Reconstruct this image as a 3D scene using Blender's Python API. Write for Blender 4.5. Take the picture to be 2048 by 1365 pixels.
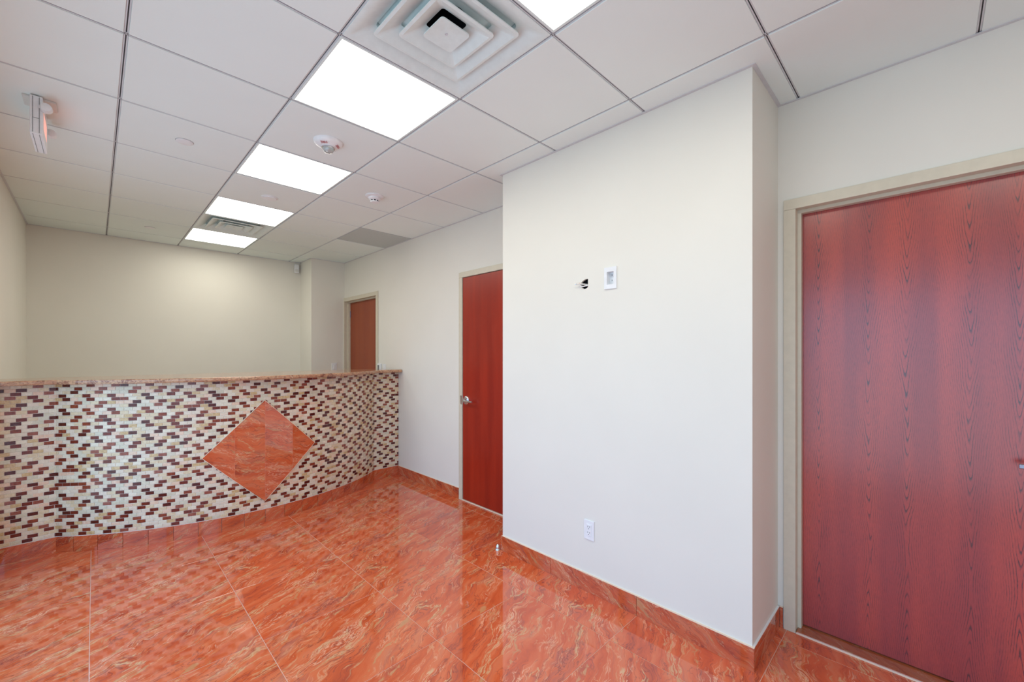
import bpy, bmesh, math, random
from mathutils import Vector, Matrix
R = math.radians
random.seed(7)
for o in list(bpy.data.objects): bpy.data.objects.remove(o)
C = bpy.context.scene.collection
scene = bpy.context.scene

# ------------------------------------------------------------------ camera, world, exposure
HC = 1.421            # camera height; the camera stands over x=0, y=0
CEIL = 2.710
cam_d = bpy.data.cameras.new('camera')
cam_d.sensor_width = 36; cam_d.sensor_fit = 'HORIZONTAL'
cam_d.lens = 836.45 / 2048 * 36
cam_d.shift_x = -4.5 / 2048
cam_d.shift_y = (707.45 - 682.5) / 2048
cam_d.clip_start = 0.02
cam = bpy.data.objects.new('camera', cam_d); C.objects.link(cam)
cam.location = (0, 0, HC); cam.rotation_euler = (R(90), 0, R(-45.093))
scene.camera = cam
w = bpy.data.worlds.new('daylight'); scene.world = w; w.use_nodes = True
bg = w.node_tree.nodes['Background']
_n = w.node_tree
_tc = _n.nodes.new('ShaderNodeTexCoord'); _sp = _n.nodes.new('ShaderNodeSeparateXYZ'); _rp = _n.nodes.new('ShaderNodeValToRGB')
_mr = _n.nodes.new('ShaderNodeMapRange'); _mr.inputs[1].default_value = -1; _mr.inputs[2].default_value = 1
_n.links.new(_tc.outputs['Generated'], _sp.inputs[0]); _n.links.new(_sp.outputs[2], _mr.inputs[0]); _n.links.new(_mr.outputs[0], _rp.inputs[0])
_e = _rp.color_ramp.elements                     # paved ground below the horizon, open blue-white sky above
_e[0].position = .47; _e[0].color = GROUND = (.40, .54, .66, 1)
_e[1].position = .53; _e[1].color = (.40, .68, 1.0, 1)
_n.links.new(_rp.outputs[0], bg.inputs[0]); bg.inputs[1].default_value = 3.05
LAMP = 8.0
LAMP_COL = (1.0, 0.985, 0.86)
scene.view_settings.view_transform = 'Standard'; scene.view_settings.look = 'None'
scene.view_settings.gamma = 1; scene.view_settings.use_curve_mapping = False
scene.view_settings.exposure = 0.0
WIN_Y = (-1.45, 4.15); WIN_Z = (0.10, 2.15); LX = -0.48
pl = bpy.data.lights.new('window_portal', 'AREA'); pl.shape = 'RECTANGLE'
pl.size = WIN_Z[1] - WIN_Z[0]; pl.size_y = WIN_Y[1] - WIN_Y[0]
pl.cycles.is_portal = True
po = bpy.data.objects.new('window_portal', pl); C.objects.link(po)
po.location = (LX - 0.16, sum(WIN_Y) / 2, sum(WIN_Z) / 2); po.rotation_euler = (0, R(-90), 0)

# ------------------------------------------------------------------ node helpers
def newmat(name):
    m = bpy.data.materials.new(name); m.use_nodes = True
    nt = m.node_tree; b = nt.nodes['Principled BSDF']
    return m, nt, b
def N(nt, t, **kw):
    n = nt.nodes.new(t)
    for k, v in kw.items():
        if k.startswith('i_'):
            n.inputs[k[2:].replace('_', ' ')].default_value = v
        else: setattr(n, k, v)
    return n
def L(nt, a, b): nt.links.new(a, b)
def srgb(r, g, b):
    f = lambda c: (c / 255 / 12.92) if c / 255 <= .04045 else ((c / 255 + .055) / 1.055) ** 2.4
    return (f(r), f(g), f(b), 1)
def ramp(nt, stops, interp='LINEAR'):
    n = nt.nodes.new('ShaderNodeValToRGB'); e = n.color_ramp.elements; n.color_ramp.interpolation = interp
    e[0].position, e[0].color = stops[0]; e[1].position, e[1].color = stops[-1]
    for p, c in stops[1:-1]:
        x = e.new(p); x.color = c
    return n
def math_(nt, op, a, b=None, c=None, clamp=False):
    n = nt.nodes.new('ShaderNodeMath'); n.operation = op; n.use_clamp = clamp
    for i, v in enumerate((a, b, c)):
        if v is None: continue
        if isinstance(v, (int, float)): n.inputs[i].default_value = v
        else: L(nt, v, n.inputs[i])
    return n.outputs[0]
def vmath(nt, op, a, b=None):
    n = nt.nodes.new('ShaderNodeVectorMath'); n.operation = op
    for i, v in enumerate((a, b)):
        if v is None: continue
        if isinstance(v, (tuple, list)): n.inputs[i].default_value = v
        elif isinstance(v, (int, float)): n.inputs['Scale'].default_value = v
        else: L(nt, v, n.inputs[i])
    return n.outputs[0]
def mixc(nt, fac, a, b, mode='MIX'):
    n = nt.nodes.new('ShaderNodeMix'); n.data_type = 'RGBA'; n.blend_type = mode
    for s, v in ((0, fac), (6, a), (7, b)):
        if isinstance(v, (int, float, tuple)): n.inputs[s].default_value = v
        else: L(nt, v, n.inputs[s])
    return n.outputs[2]

def paint(name, col, rough=.55, bump=.02, scale=350):
    m, nt, b = newmat(name)
    tc = N(nt, 'ShaderNodeTexCoord'); no = N(nt, 'ShaderNodeTexNoise', i_Scale=scale, i_Detail=2.0)
    L(nt, tc.outputs['Object'], no.inputs['Vector'])
    bp = N(nt, 'ShaderNodeBump', i_Strength=bump, i_Distance=.002); L(nt, no.outputs[0], bp.inputs['Height'])
    L(nt, bp.outputs[0], b.inputs['Normal'])
    n2 = N(nt, 'ShaderNodeTexNoise', i_Scale=2.0, i_Detail=3.0); L(nt, tc.outputs['Object'], n2.inputs['Vector'])
    c2 = tuple(x * .97 for x in col[:3]) + (1,)
    r = ramp(nt, [(.3, c2), (.7, col)]); L(nt, n2.outputs[0], r.inputs[0]); L(nt, r.outputs[0], b.inputs['Base Color'])
    b.inputs['Roughness'].default_value = rough
    b.inputs['Specular IOR Level'].default_value = .3
    return m
def plain(name, col, rough=.4, metal=0, spec=.5, emit=None, es=0):
    m, nt, b = newmat(name)
    tc = N(nt, 'ShaderNodeTexCoord'); no = N(nt, 'ShaderNodeTexNoise', i_Scale=30.0, i_Detail=3.0)
    L(nt, tc.outputs['Object'], no.inputs['Vector'])
    r = ramp(nt, [(.3, tuple(x * .94 for x in col[:3]) + (1,)), (.7, col)])
    L(nt, no.outputs[0], r.inputs[0]); L(nt, r.outputs[0], b.inputs['Base Color'])
    b.inputs['Roughness'].default_value = rough; b.inputs['Metallic'].default_value = metal
    b.inputs['Specular IOR Level'].default_value = spec
    if emit: b.inputs['Emission Color'].default_value = emit; b.inputs['Emission Strength'].default_value = es
    return m

def marble(name, axes=(0, 1), ang=18, base=1.0, dark=False, scale=1.0):
    m, nt, b = newmat(name)
    tc = N(nt, 'ShaderNodeTexCoord'); oi = N(nt, 'ShaderNodeObjectInfo')
    var = math_(nt, 'FLOOR', math_(nt, 'MULTIPLY', oi.outputs['Random'], 3.0 if axes == (0, 1) else 9.0))
    cmb = N(nt, 'ShaderNodeCombineXYZ'); sep = N(nt, 'ShaderNodeSeparateXYZ'); L(nt, tc.outputs['Object'], sep.inputs[0])
    L(nt, sep.outputs[axes[0]], cmb.inputs[0]); L(nt, sep.outputs[axes[1]], cmb.inputs[1])
    L(nt, math_(nt, 'MULTIPLY', var, 3.7), cmb.inputs[2])
    mp = N(nt, 'ShaderNodeMapping'); mp.inputs['Rotation'].default_value = (0, 0, R(-ang))
    L(nt, cmb.outputs[0], mp.inputs['Vector'])
    # large, slow warp bends the veins
    wn = N(nt, 'ShaderNodeTexNoise', i_Scale=3.2 * scale, i_Detail=3.0, i_Roughness=.55); L(nt, mp.outputs[0], wn.inputs['Vector'])
    wv = vmath(nt, 'SCALE', vmath(nt, 'SUBTRACT', wn.outputs['Color'], (.5, .5, .5)), .22 / scale)
    v0 = vmath(nt, 'ADD', mp.outputs[0], wv)
    v = vmath(nt, 'MULTIPLY', v0, (1.05 * scale, 5.0 * scale, 1.0))
    n1 = N(nt, 'ShaderNodeTexNoise', i_Scale=2.2, i_Detail=8.0, i_Roughness=.60, i_Distortion=.4); L(nt, v, n1.inputs['Vector'])
    k = base
    cD = tuple(x * k for x in srgb(172, 66, 42)[:3]) + (1,); cM = tuple(x * k for x in srgb(210, 90, 48)[:3]) + (1,)
    cL = tuple(x * k for x in srgb(220, 110, 68)[:3]) + (1,); cE = tuple(x * k for x in srgb(204, 122, 92)[:3]) + (1,)
    r1 = ramp(nt, [(.28, cD), (.42, cM), (.56, cL), (.72, cE)]); L(nt, n1.outputs[0], r1.inputs[0])
    # purple-grey clouds
    n5 = N(nt, 'ShaderNodeTexNoise', i_Scale=2.1, i_Detail=6.0, i_Roughness=.7, i_Distortion=.6); L(nt, vmath(nt, 'ADD', v, (7.1, 3.3, 1.7)), n5.inputs['Vector'])
    r5 = ramp(nt, [(.56, (0, 0, 0, 1)), (.68, (.55, .55, .55, 1))]); L(nt, n5.outputs[0], r5.inputs[0])
    c0 = mixc(nt, r5.outputs[0], r1.outputs[0], tuple(x * k for x in srgb(164, 84, 76)[:3]) + (1,))
    def ridge(sc, off, width, det, dist, mlo, mhi, msc):
        n2 = N(nt, 'ShaderNodeTexNoise', i_Scale=sc, i_Detail=det, i_Roughness=.6, i_Distortion=dist)
        L(nt, vmath(nt, 'ADD', v, off), n2.inputs['Vector'])
        a = math_(nt, 'ABSOLUTE', math_(nt, 'SUBTRACT', n2.outputs[0], .5))
        rr = math_(nt, 'SUBTRACT', 1.0, math_(nt, 'DIVIDE', a, width), clamp=True)
        n3 = N(nt, 'ShaderNodeTexNoise', i_Scale=msc, i_Detail=4.0, i_Roughness=.6); L(nt, vmath(nt, 'ADD', v, tuple(x + 5 for x in off)), n3.inputs['Vector'])
        r3 = ramp(nt, [(mlo, (0, 0, 0, 1)), (mhi, (1, 1, 1, 1))]); L(nt, n3.outputs[0], r3.inputs[0])
        return math_(nt, 'MULTIPLY', rr, r3.outputs[0], clamp=True)
    gold = ridge(1.5, (1.3, 4.1, 2.2), .015, 9.0, .25, .48, .56, 1.6)
    gold2 = ridge(3.4, (9.3, 1.1, 5.2), .018, 7.0, .4, .50, .56, 1.6)
    fine = ridge(8.0, (4.3, 7.1, 8.2), .038, 5.0, 1.2, .54, .60, 1.5)
    dk = ridge(4.6, (3.3, 8.1, 6.2), .022, 6.0, .6, .42, .54, 1.8)
    blot = N(nt, 'ShaderNodeTexNoise', i_Scale=3.0, i_Detail=9.0, i_Roughness=.70, i_Distortion=.2); L(nt, vmath(nt, 'ADD', v, (2.2, 6.7, 9.1)), blot.inputs['Vector'])
    rb = ramp(nt, [(.60, (0, 0, 0, 1)), (.625, (1, 1, 1, 1))]); L(nt, blot.outputs[0], rb.inputs[0])
    K = lambda *c: tuple(x * k for x in srgb(*c)[:3]) + (1,)
    c1 = mixc(nt, math_(nt, 'MULTIPLY', dk, .75), c0, K(120, 52, 50))
    c2 = mixc(nt, math_(nt, 'MULTIPLY', gold2, .75), c1, K(226, 158, 116))
    c2 = mixc(nt, math_(nt, 'MULTIPLY', fine, .70), c2, K(244, 196, 160))
    c3 = mixc(nt, math_(nt, 'MULTIPLY', rb.outputs[0], .72), c2, K(200, 146, 100))
    c4 = mixc(nt, math_(nt, 'MULTIPLY', gold, .9), c3, K(214, 172, 126))
    if dark: c4 = mixc(nt, .45, c4, srgb(120, 70, 20))
    L(nt, c4, b.inputs['Base Color'])
    b.inputs['Roughness'].default_value = .035; b.inputs['IOR'].default_value = 1.75
    return m

def granite(name):
    m, nt, b = newmat(name)
    tc = N(nt, 'ShaderNodeTexCoord')
    v = N(nt, 'ShaderNodeTexVoronoi', i_Scale=95.0); L(nt, tc.outputs['Object'], v.inputs['Vector'])
    n = N(nt, 'ShaderNodeTexNoise', i_Scale=9.0, i_Detail=10.0, i_Roughness=.8, i_Distortion=.8); L(nt, tc.outputs['Object'], n.inputs['Vector'])
    r = ramp(nt, [(.34, srgb(92, 48, 42)), (.42, srgb(150, 98, 80)), (.50, srgb(208, 166, 130)), (.58, srgb(174, 120, 96)), (.68, srgb(228, 204, 168))])
    L(nt, n.outputs[0], r.inputs[0])
    r2 = ramp(nt, [(0.0, (.25, .2, .2, 1)), (.35, (.85, .8, .8, 1)), (1, (1.1, 1.1, 1.1, 1))])
    L(nt, v.outputs['Color'], r2.inputs[0])
    L(nt, mixc(nt, .75, r.outputs[0], r2.outputs[0], 'MULTIPLY'), b.inputs['Base Color'])
    b.inputs['Roughness'].default_value = .06
    return m

def glass_tile(name, c1, c2, sc=60):
    m, nt, b = newmat(name)
    ge = N(nt, 'ShaderNodeNewGeometry')
    n = N(nt, 'ShaderNodeTexNoise', i_Scale=float(sc), i_Detail=6.0, i_Roughness=.7, i_Distortion=1.0); L(nt, ge.outputs['Position'], n.inputs['Vector'])
    r = ramp(nt, [(.32, c1), (.62, c2)]); L(nt, n.outputs[0], r.inputs[0]); L(nt, r.outputs[0], b.inputs['Base Color'])
    b.inputs['Roughness'].default_value = .2; b.inputs['Specular IOR Level'].default_value = .4
    n2 = N(nt, 'ShaderNodeTexNoise', i_Scale=70.0, i_Detail=3.0); L(nt, ge.outputs['Position'], n2.inputs['Vector'])
    bp = N(nt, 'ShaderNodeBump', i_Strength=.22, i_Distance=.004); L(nt, n2.outputs[0], bp.inputs['Height']); L(nt, bp.outputs[0], b.inputs['Normal'])
    b.inputs['Coat Weight'].default_value = .25; b.inputs['Coat Roughness'].default_value = .05
    return m

def oak(name, y0, z0, strip, cA, cB, cLine, amp=1.0, rough=.38, coat=0):
    """plain-sliced veneer: mirrored strips, each a saddle of growth rings (V above z0, arches below)"""
    m, nt, b = newmat(name)
    ge = N(nt, 'ShaderNodeNewGeometry'); sp = N(nt, 'ShaderNodeSeparateXYZ'); L(nt, ge.outputs['Position'], sp.inputs[0])
    Y, Z = sp.outputs[1], sp.outputs[2]
    wn = N(nt, 'ShaderNodeTexNoise', i_Scale=3.0, i_Detail=2.0); L(nt, vmath(nt, 'MULTIPLY', ge.outputs['Position'], (1, 2.0, .8)), wn.inputs['Vector'])
    wob = math_(nt, 'MULTIPLY', math_(nt, 'SUBTRACT', wn.outputs[0], .5), .03)
    yy = math_(nt, 'DIVIDE', math_(nt, 'SUBTRACT', Y, y0), strip)
    idx = math_(nt, 'FLOOR', yy)
    fr = math_(nt, 'PINGPONG', yy, 1.0)                       # bookmatched leaves
    u = math_(nt, 'ADD', math_(nt, 'MULTIPLY', math_(nt, 'SUBTRACT', fr, .4), strip), wob)
    zz = math_(nt, 'SUBTRACT', Z, z0)
    zz = math_(nt, 'ADD', zz, math_(nt, 'MULTIPLY', math_(nt, 'SINE', math_(nt, 'MULTIPLY', idx, 2.1)), .03))
    sz = math_(nt, 'SQRT', math_(nt, 'ADD', math_(nt, 'MULTIPLY', zz, zz), .004))
    g = math_(nt, 'SUBTRACT', math_(nt, 'MULTIPLY', sz, 14.5), math_(nt, 'MULTIPLY', math_(nt, 'SQRT', math_(nt, 'ADD', math_(nt, 'MULTIPLY', u, u), .00004)), 150.0))
    w2 = N(nt, 'ShaderNodeTexNoise', i_Scale=9.0, i_Detail=3.0); L(nt, vmath(nt, 'MULTIPLY', ge.outputs['Position'], (1, 2.5, .6)), w2.inputs['Vector'])
    g = math_(nt, 'ADD', g, math_(nt, 'MULTIPLY', w2.outputs[0], 2.2))
    s = math_(nt, 'FRACT', g)
    line = ramp(nt, [(0, (0, 0, 0, 1)), (.62, (0, 0, 0, 1)), (.90, (1, 1, 1, 1)), (1, (0, 0, 0, 1))]); L(nt, s, line.inputs[0])
    near = math_(nt, 'SUBTRACT', 1.0, math_(nt, 'DIVIDE', math_(nt, 'ABSOLUTE', u), .042), clamp=True)
    nv = N(nt, 'ShaderNodeTexNoise', i_Scale=1.0, i_Detail=2.0); L(nt, vmath(nt, 'MULTIPLY', ge.outputs['Position'], (20, 28, 6)), nv.inputs['Vector'])
    rv = ramp(nt, [(.38, (.25, .25, .25, 1)), (.62, (1, 1, 1, 1))]); L(nt, nv.outputs[0], rv.inputs[0])
    lw = math_(nt, 'MULTIPLY', rv.outputs[0], math_(nt, 'ADD', .62, math_(nt, 'MULTIPLY', near, .9)))
    pores = N(nt, 'ShaderNodeTexNoise', i_Scale=1.0, i_Detail=2.0, i_Roughness=.7); L(nt, vmath(nt, 'MULTIPLY', ge.outputs['Position'], (300, 420, 45)), pores.inputs['Vector'])
    pr = ramp(nt, [(.42, (0, 0, 0, 1)), (.60, (1, 1, 1, 1))]); L(nt, pores.outputs[0], pr.inputs[0])
    big = N(nt, 'ShaderNodeTexNoise', i_Scale=1.0, i_Detail=2.0); L(nt, vmath(nt, 'MULTIPLY', ge.outputs['Position'], (3, 9, .7)), big.inputs['Vector'])
    rb = ramp(nt, [(.35, cA), (.65, cB)]); L(nt, big.outputs[0], rb.inputs[0])
    f = math_(nt, 'MULTIPLY', math_(nt, 'MULTIPLY', line.outputs[0], lw), math_(nt, 'ADD', .62, math_(nt, 'MULTIPLY', pr.outputs[0], .38)))
    f = math_(nt, 'ADD', math_(nt, 'MULTIPLY', f, amp), math_(nt, 'MULTIPLY', pr.outputs[0], .22 * min(1, amp + .3)), clamp=True)
    L(nt, mixc(nt, f, rb.outputs[0], cLine), b.inputs['Base Color'])
    bp = N(nt, 'ShaderNodeBump', i_Strength=.12, i_Distance=.001); L(nt, math_(nt, 'SUBTRACT', 1.0, f), bp.inputs['Height']); L(nt, bp.outputs[0], b.inputs['Normal'])
    b.inputs['Roughness'].default_value = rough
    b.inputs['Coat Weight'].default_value = coat; b.inputs['Coat Roughness'].default_value = .24; b.inputs['Coat IOR'].default_value = 1.6
    return m

M = {}
M['wall'] = paint('wall_paint', srgb(235, 230, 220))
M['ceil'] = paint('ceiling_tile_white', srgb(238, 246, 243), rough=.8, bump=.05, scale=500)
M['ceil_grey'] = paint('grey_tile', srgb(196, 202, 200), rough=.8, bump=.05, scale=500)
M['grid'] = plain('grid_metal', srgb(215, 215, 218), .45)
M['slot'] = plain('slot_dark', srgb(96, 96, 98), .6)
M['frame'] = plain('door_frame_enamel', srgb(216, 206, 186), .35)
M['floor'] = marble('floor_marble', ang=25)
M['base'] = marble('base_marble', (1, 2), 30, .86, scale=1.8)
M['basex'] = marble('base_marble_x', (0, 2), 30, .86, scale=1.8)
M['diam'] = marble('diamond_marble', (0, 2), -12, .92, scale=1.2)
M['sill'] = marble('threshold_marble', (1, 0), 30, .8, dark=True, scale=2)
M['bouncefloor'] = paint('pale_bounce_floor', srgb(226, 218, 204), rough=.4)  # unseen floor behind the counter, made pale to bounce more light
M['grout'] = plain('grout', srgb(226, 176, 156), .8)
M['mgrout'] = plain('mosaic_grout', srgb(240, 230, 220), .8)
M['granite'] = granite('granite')
M['white'] = plain('white_plastic', srgb(240, 240, 242), .3)
M['offw'] = plain('offwhite_plastic', srgb(226, 224, 220), .4)
M['metalwhite'] = plain('white_enamel', srgb(232, 242, 240), .5, spec=.3)
M['black'] = plain('black_void', srgb(22, 22, 26), .7)
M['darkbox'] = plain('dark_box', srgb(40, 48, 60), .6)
M['chrome'] = plain('satin_chrome', srgb(222, 224, 228), .25, metal=1)
M['bronze'] = plain('dark_chrome', srgb(150, 146, 160), .3, metal=1)
M['red'] = plain('red_print', srgb(178, 60, 66), .5)
M['cream'] = plain('cream_trim', srgb(240, 214, 190), .5)
M['jointpink'] = plain('joint_pink', srgb(216, 130, 108), .5)
M['screen'] = plain('grey_screen', srgb(118, 120, 122), .3)
M['orange'] = plain('orange_wire', srgb(214, 150, 118), .5)
M['lens'] = plain('lamp_lens', srgb(250, 250, 250), .5, emit=LAMP_COL + (1,), es=LAMP)
M['reflector'] = plain('lamp_reflector', srgb(250, 250, 250), .5)
M['redglow'] = plain('red_led', srgb(214, 170, 165), .5, emit=(1, .38, .30, 1), es=.75)
M['clear'] = plain('clear_lens', srgb(220, 224, 224), .08)
M['clear'].node_tree.nodes['Principled BSDF'].inputs['Transmission Weight'].default_value = .6
M['oak1'] = oak('maroon_oak', .1435, .48, .1625, srgb(160, 46, 44), srgb(190, 62, 46), srgb(74, 10, 20), coat=1.0)
M['oak2'] = oak('red_cherry', 3.2, .9, .10, srgb(150, 34, 18), srgb(170, 44, 22), srgb(116, 22, 14), amp=.25, rough=.3)
M['oak3'] = oak('brown_cherry', 5.9, .9, .10, srgb(150, 66, 34), srgb(158, 74, 38), srgb(118, 44, 22), amp=.25)
dark_cols = [((88, 24, 14), (124, 46, 30)), ((104, 40, 24), (152, 70, 44)), ((62, 14, 10), (98, 32, 22)), ((124, 54, 42), (160, 90, 70))]
light_cols = [((214, 200, 176), (236, 224, 202)), ((204, 180, 144), (228, 208, 176)), ((212, 194, 172), (230, 214, 194)), ((184, 146, 96), (216, 188, 144)), ((218, 178, 150), (234, 206, 182)), ((200, 190, 164), (220, 210, 188))]
MD = [glass_tile('brown_glass', srgb(*a), srgb(*b)) for a, b in dark_cols]
ML = [glass_tile('cream_glass', srgb(*a), srgb(*b)) for a, b in light_cols]

# ------------------------------------------------------------------ mesh helpers
def link(name, me, parent=None, loc=None, rot=None):
    o = bpy.data.objects.new(name, me); C.objects.link(o)
    if parent: o.parent = parent
    if loc is not None: o.location = loc
    if rot is not None: o.rotation_euler = rot
    return o
def mesh_from(name, bm, mats, smooth=False):
    me = bpy.data.meshes.new(name)
    bmesh.ops.recalc_face_normals(bm, faces=bm.faces[:])
    bm.to_mesh(me); bm.free()
    for m in (mats if isinstance(mats, (list, tuple)) else [mats]): me.materials.append(m)
    if smooth:
        for p in me.polygons: p.use_smooth = True
        me.set_sharp_from_angle(angle=R(35))
    return me
def obj(name, bm, mats, parent=None, loc=None, rot=None, smooth=False):
    return link(name, mesh_from(name, bm, mats, smooth), parent, loc, rot)
def box(bm, x0, x1, y0, y1, z0, z1, mi=0, bev=0, M4=None):
    vs = [bm.verts.new((x, y, z)) for x in (x0, x1) for y in (y0, y1) for z in (z0, z1)]
    fs = [bm.faces.new([vs[i] for i in q]) for q in ((0, 1, 3, 2), (4, 6, 7, 5), (0, 4, 5, 1), (2, 3, 7, 6), (0, 2, 6, 4), (1, 5, 7, 3))]
    for f in fs: f.material_index = mi
    if M4: bmesh.ops.transform(bm, matrix=M4, verts=vs)
    if bev:
        es = list({e for f in fs for e in f.edges})
        r = bmesh.ops.bevel(bm, geom=es, offset=bev, segments=2, affect='EDGES', profile=.5)
        for f in r['faces']: f.material_index = mi
    return fs
def Bx(*a, **k):
    bm = bmesh.new(); box(bm, *a, **k); return bm
def lathe(bm, prof, seg=32, axis='Z', org=(0, 0, 0), mi=0):
    """prof: list of (radius, height)"""
    rings = []
    for r, h in prof:
        ring = []
        for k in range(seg):
            a = 2 * math.pi * k / seg
            p = (r * math.cos(a), r * math.sin(a), h)
            if axis == 'X': p = (p[2], p[0], p[1])
            if axis == 'Y': p = (p[0], p[2], p[1])
            ring.append(bm.verts.new((p[0] + org[0], p[1] + org[1], p[2] + org[2])))
        rings.append(ring)
    for i in range(len(rings) - 1):
        for k in range(seg):
            f = bm.faces.new((rings[i][k], rings[i][(k + 1) % seg], rings[i + 1][(k + 1) % seg], rings[i + 1][k])); f.material_index = mi
    for ring in (rings[0], rings[-1]):
        f = bm.faces.new(ring); f.material_index = mi
def prism(bm, pts, z0, z1, mi=0):
    a = [bm.verts.new((x, y, z0)) for x, y in pts]; b = [bm.verts.new((x, y, z1)) for x, y in pts]
    n = len(pts)
    for f in (bm.faces.new(a), bm.faces.new(b)): f.material_index = mi
    for i in range(n):
        bm.faces.new((a[i], a[(i + 1) % n], b[(i + 1) % n], b[i])).material_index = mi
def tube(bm, pts, r, seg=8, mi=0):
    pts = [Vector(p) for p in pts]; rings = []
    for i, p in enumerate(pts):
        t = (pts[min(i + 1, len(pts) - 1)] - pts[max(i - 1, 0)]).normalized()
        u = t.cross(Vector((0, 0, 1)));
        if u.length < 1e-3: u = t.cross(Vector((1, 0, 0)))
        u.normalize(); v = t.cross(u)
        rr = r[i] if isinstance(r, (list, tuple)) else r
        rings.append([bm.verts.new(p + (u * math.cos(2 * math.pi * k / seg) + v * math.sin(2 * math.pi * k / seg)) * rr) for k in range(seg)])
    for i in range(len(rings) - 1):
        for k in range(seg):
            bm.faces.new((rings[i][k], rings[i][(k + 1) % seg], rings[i + 1][(k + 1) % seg], rings[i + 1][k])).material_index = mi
    bm.faces.new(rings[0]).material_index = mi; bm.faces.new(rings[-1]).material_index = mi
def thing(name, label, cat, loc=(0, 0, 0), group=None, rot=None):
    o = bpy.data.objects.new(name, None); C.objects.link(o); o.location = loc
    o.empty_display_size = .05
    if rot: o.rotation_euler = rot
    o['label'] = label; o['category'] = cat
    if group: o['group'] = group
    return o
def tag(o, label, cat, group=None):
    o['label'] = label; o['category'] = cat
    if group: o['group'] = group
    return o
def struct(name, bm, mats, loc=None, **k):
    o = obj(name, bm, mats, None, loc, **k); o['kind'] = 'structure'; return o
def sempty(name, loc):
    o = bpy.data.objects.new(name, None); C.objects.link(o); o.location = loc; o.empty_display_size = .05
    o['kind'] = 'structure'; return o
def wall_cells(bm, u0, u1, z0, z1, holes, put):
    """cells of a wall between openings; put(ua, ub, za, zb) adds one box"""
    us = sorted({u0, u1, *[h[0] for h in holes], *[h[1] for h in holes]})
    for a, b in zip(us, us[1:]):
        hs = sorted([(h[2], h[3]) for h in holes if h[0] <= a + 1e-6 and h[1] >= b - 1e-6])
        z = z0
        for ha, hb in hs:
            if ha > z + 1e-6: put(a, b, z, ha)
            z = hb
        if z < z1 - 1e-6: put(a, b, z, z1)

# ------------------------------------------------------------------ room shell
RX = 2.52; BX = 2.08; BY0, BY1 = .567, 2.19     # right wall, bump-out
YN, YF = -1.60, 6.365                           # near and far wall
TOP = 3.15
D1 = (-.43, .487); D2 = (2.298, 3.213); D3 = (4.976, 5.919); DH = 2.156
bm = bmesh.new()
wall_cells(bm, YN - .12, YF + .12, 0, CEIL, [(d[0] - .005, d[1] + .005, 0, DH + .005) for d in (D1, D2, D3)], lambda a, b, c, d: box(bm, RX, RX + .12, a, b, c, d))
struct('wall_right', bm, M['wall'])
struct('wall_far', Bx(LX - .12, RX, YF, YF + .12, 0, CEIL), M['wall'])
struct('wall_near', Bx(LX - .12, RX, YN - .12, YN, 0, CEIL), M['wall'])
bm = bmesh.new()
wall_cells(bm, YN, YF, 0, CEIL, [WIN_Y + WIN_Z], lambda a, b, c, d: box(bm, LX - .12, LX, a, b, c, d))
struct('wall_left', bm, M['wall'])
struct('wall_column', Bx(2.068, RX, 5.935, YF, 0, CEIL), M['wall'])
# storefront mullions of the window wall (outside the frame; seen only in reflections)
wn = sempty('window_1', (LX - .06, 0, 0))
nM = 4
for i in range(nM + 1):
    y = WIN_Y[0] + (WIN_Y[1] - WIN_Y[0]) * i / nM
    y = min(max(y, WIN_Y[0] + .025), WIN_Y[1] - .025)
    obj('mullion', Bx(-.05, .05, y - .025, y + .025, WIN_Z[0], WIN_Z[1]), M['grid'], wn)
for z in (WIN_Z[0] + .025, WIN_Z[1] - .025):
    obj('transom', Bx(-.045, .045, WIN_Y[0] + .05, WIN_Y[1] - .05, z - .025, z + .025), M['grid'], wn)

# bump-out with a recess for the wall outlet and a torn hole for the cable
ROY = (1.262, 1.328); ROZ = (1.812, 1.898)
hole = [(1.4515, 1.868), (1.4515, 1.818), (1.462, 1.812), (1.475, 1.808), (1.487, 1.812), (1.498, 1.822), (1.508, 1.836), (1.500, 1.850), (1.488, 1.860), (1.470, 1.867)]
bm = bmesh.new()
T = .10
box(bm, BX + .001, RX, BY0 + .001, BY1 - .001, 0, 1.70)
box(bm, BX + .001, RX, BY0 + .001, BY1 - .001, 2.0, CEIL)
box(bm, BX + .001, RX, BY0 + .001, 1.24, 1.70, 2.0)
box(bm, BX + .001, RX, 1.35, 1.43, 1.70, 2.0)
box(bm, BX + .001, RX, 1.53, BY1 - .001, 1.70, 2.0)
box(bm, BX + .06, RX, 1.24, 1.35, 1.70, 2.0)
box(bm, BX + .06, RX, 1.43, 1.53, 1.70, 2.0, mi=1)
# skin
def face(vs, mi=0):
    f = bm.faces.new([bm.verts.new(v) for v in vs]); f.material_index = mi
ce = CEIL
outer = [(BY0, 0), (BY1, 0), (BY1, ce), (BY0, ce)]
ed = []
def loop(pts, x):
    vs = [bm.verts.new((x, y, z)) for y, z in pts]
    for i in range(len(vs)): ed.append(bm.edges.new((vs[i], vs[(i + 1) % len(vs)])))
    return vs
rec = [(ROY[0], ROZ[0]), (ROY[1], ROZ[0]), (ROY[1], ROZ[1]), (ROY[0], ROZ[1])]
loop(outer, BX); la = loop(rec, BX); lb = loop(hole, BX)
bmesh.ops.triangle_fill(bm, use_beauty=True, edges=ed, normal=(-1, 0, 0))
for lp in (la, lb):
    bk = [bm.verts.new((v.co.x + .013, v.co.y, v.co.z)) for v in lp]
    for i in range(len(lp)): bm.faces.new((lp[i], lp[(i + 1) % len(lp)], bk[(i + 1) % len(lp)], bk[i]))
for y, s in ((BY0, 1), (BY1, 1)):
    face([(BX, y, 0), (RX, y, 0), (RX, y, ce), (BX, y, ce)])
me = bpy.data.meshes.new('wall_bump'); bm.to_mesh(me); bm.free()
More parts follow.
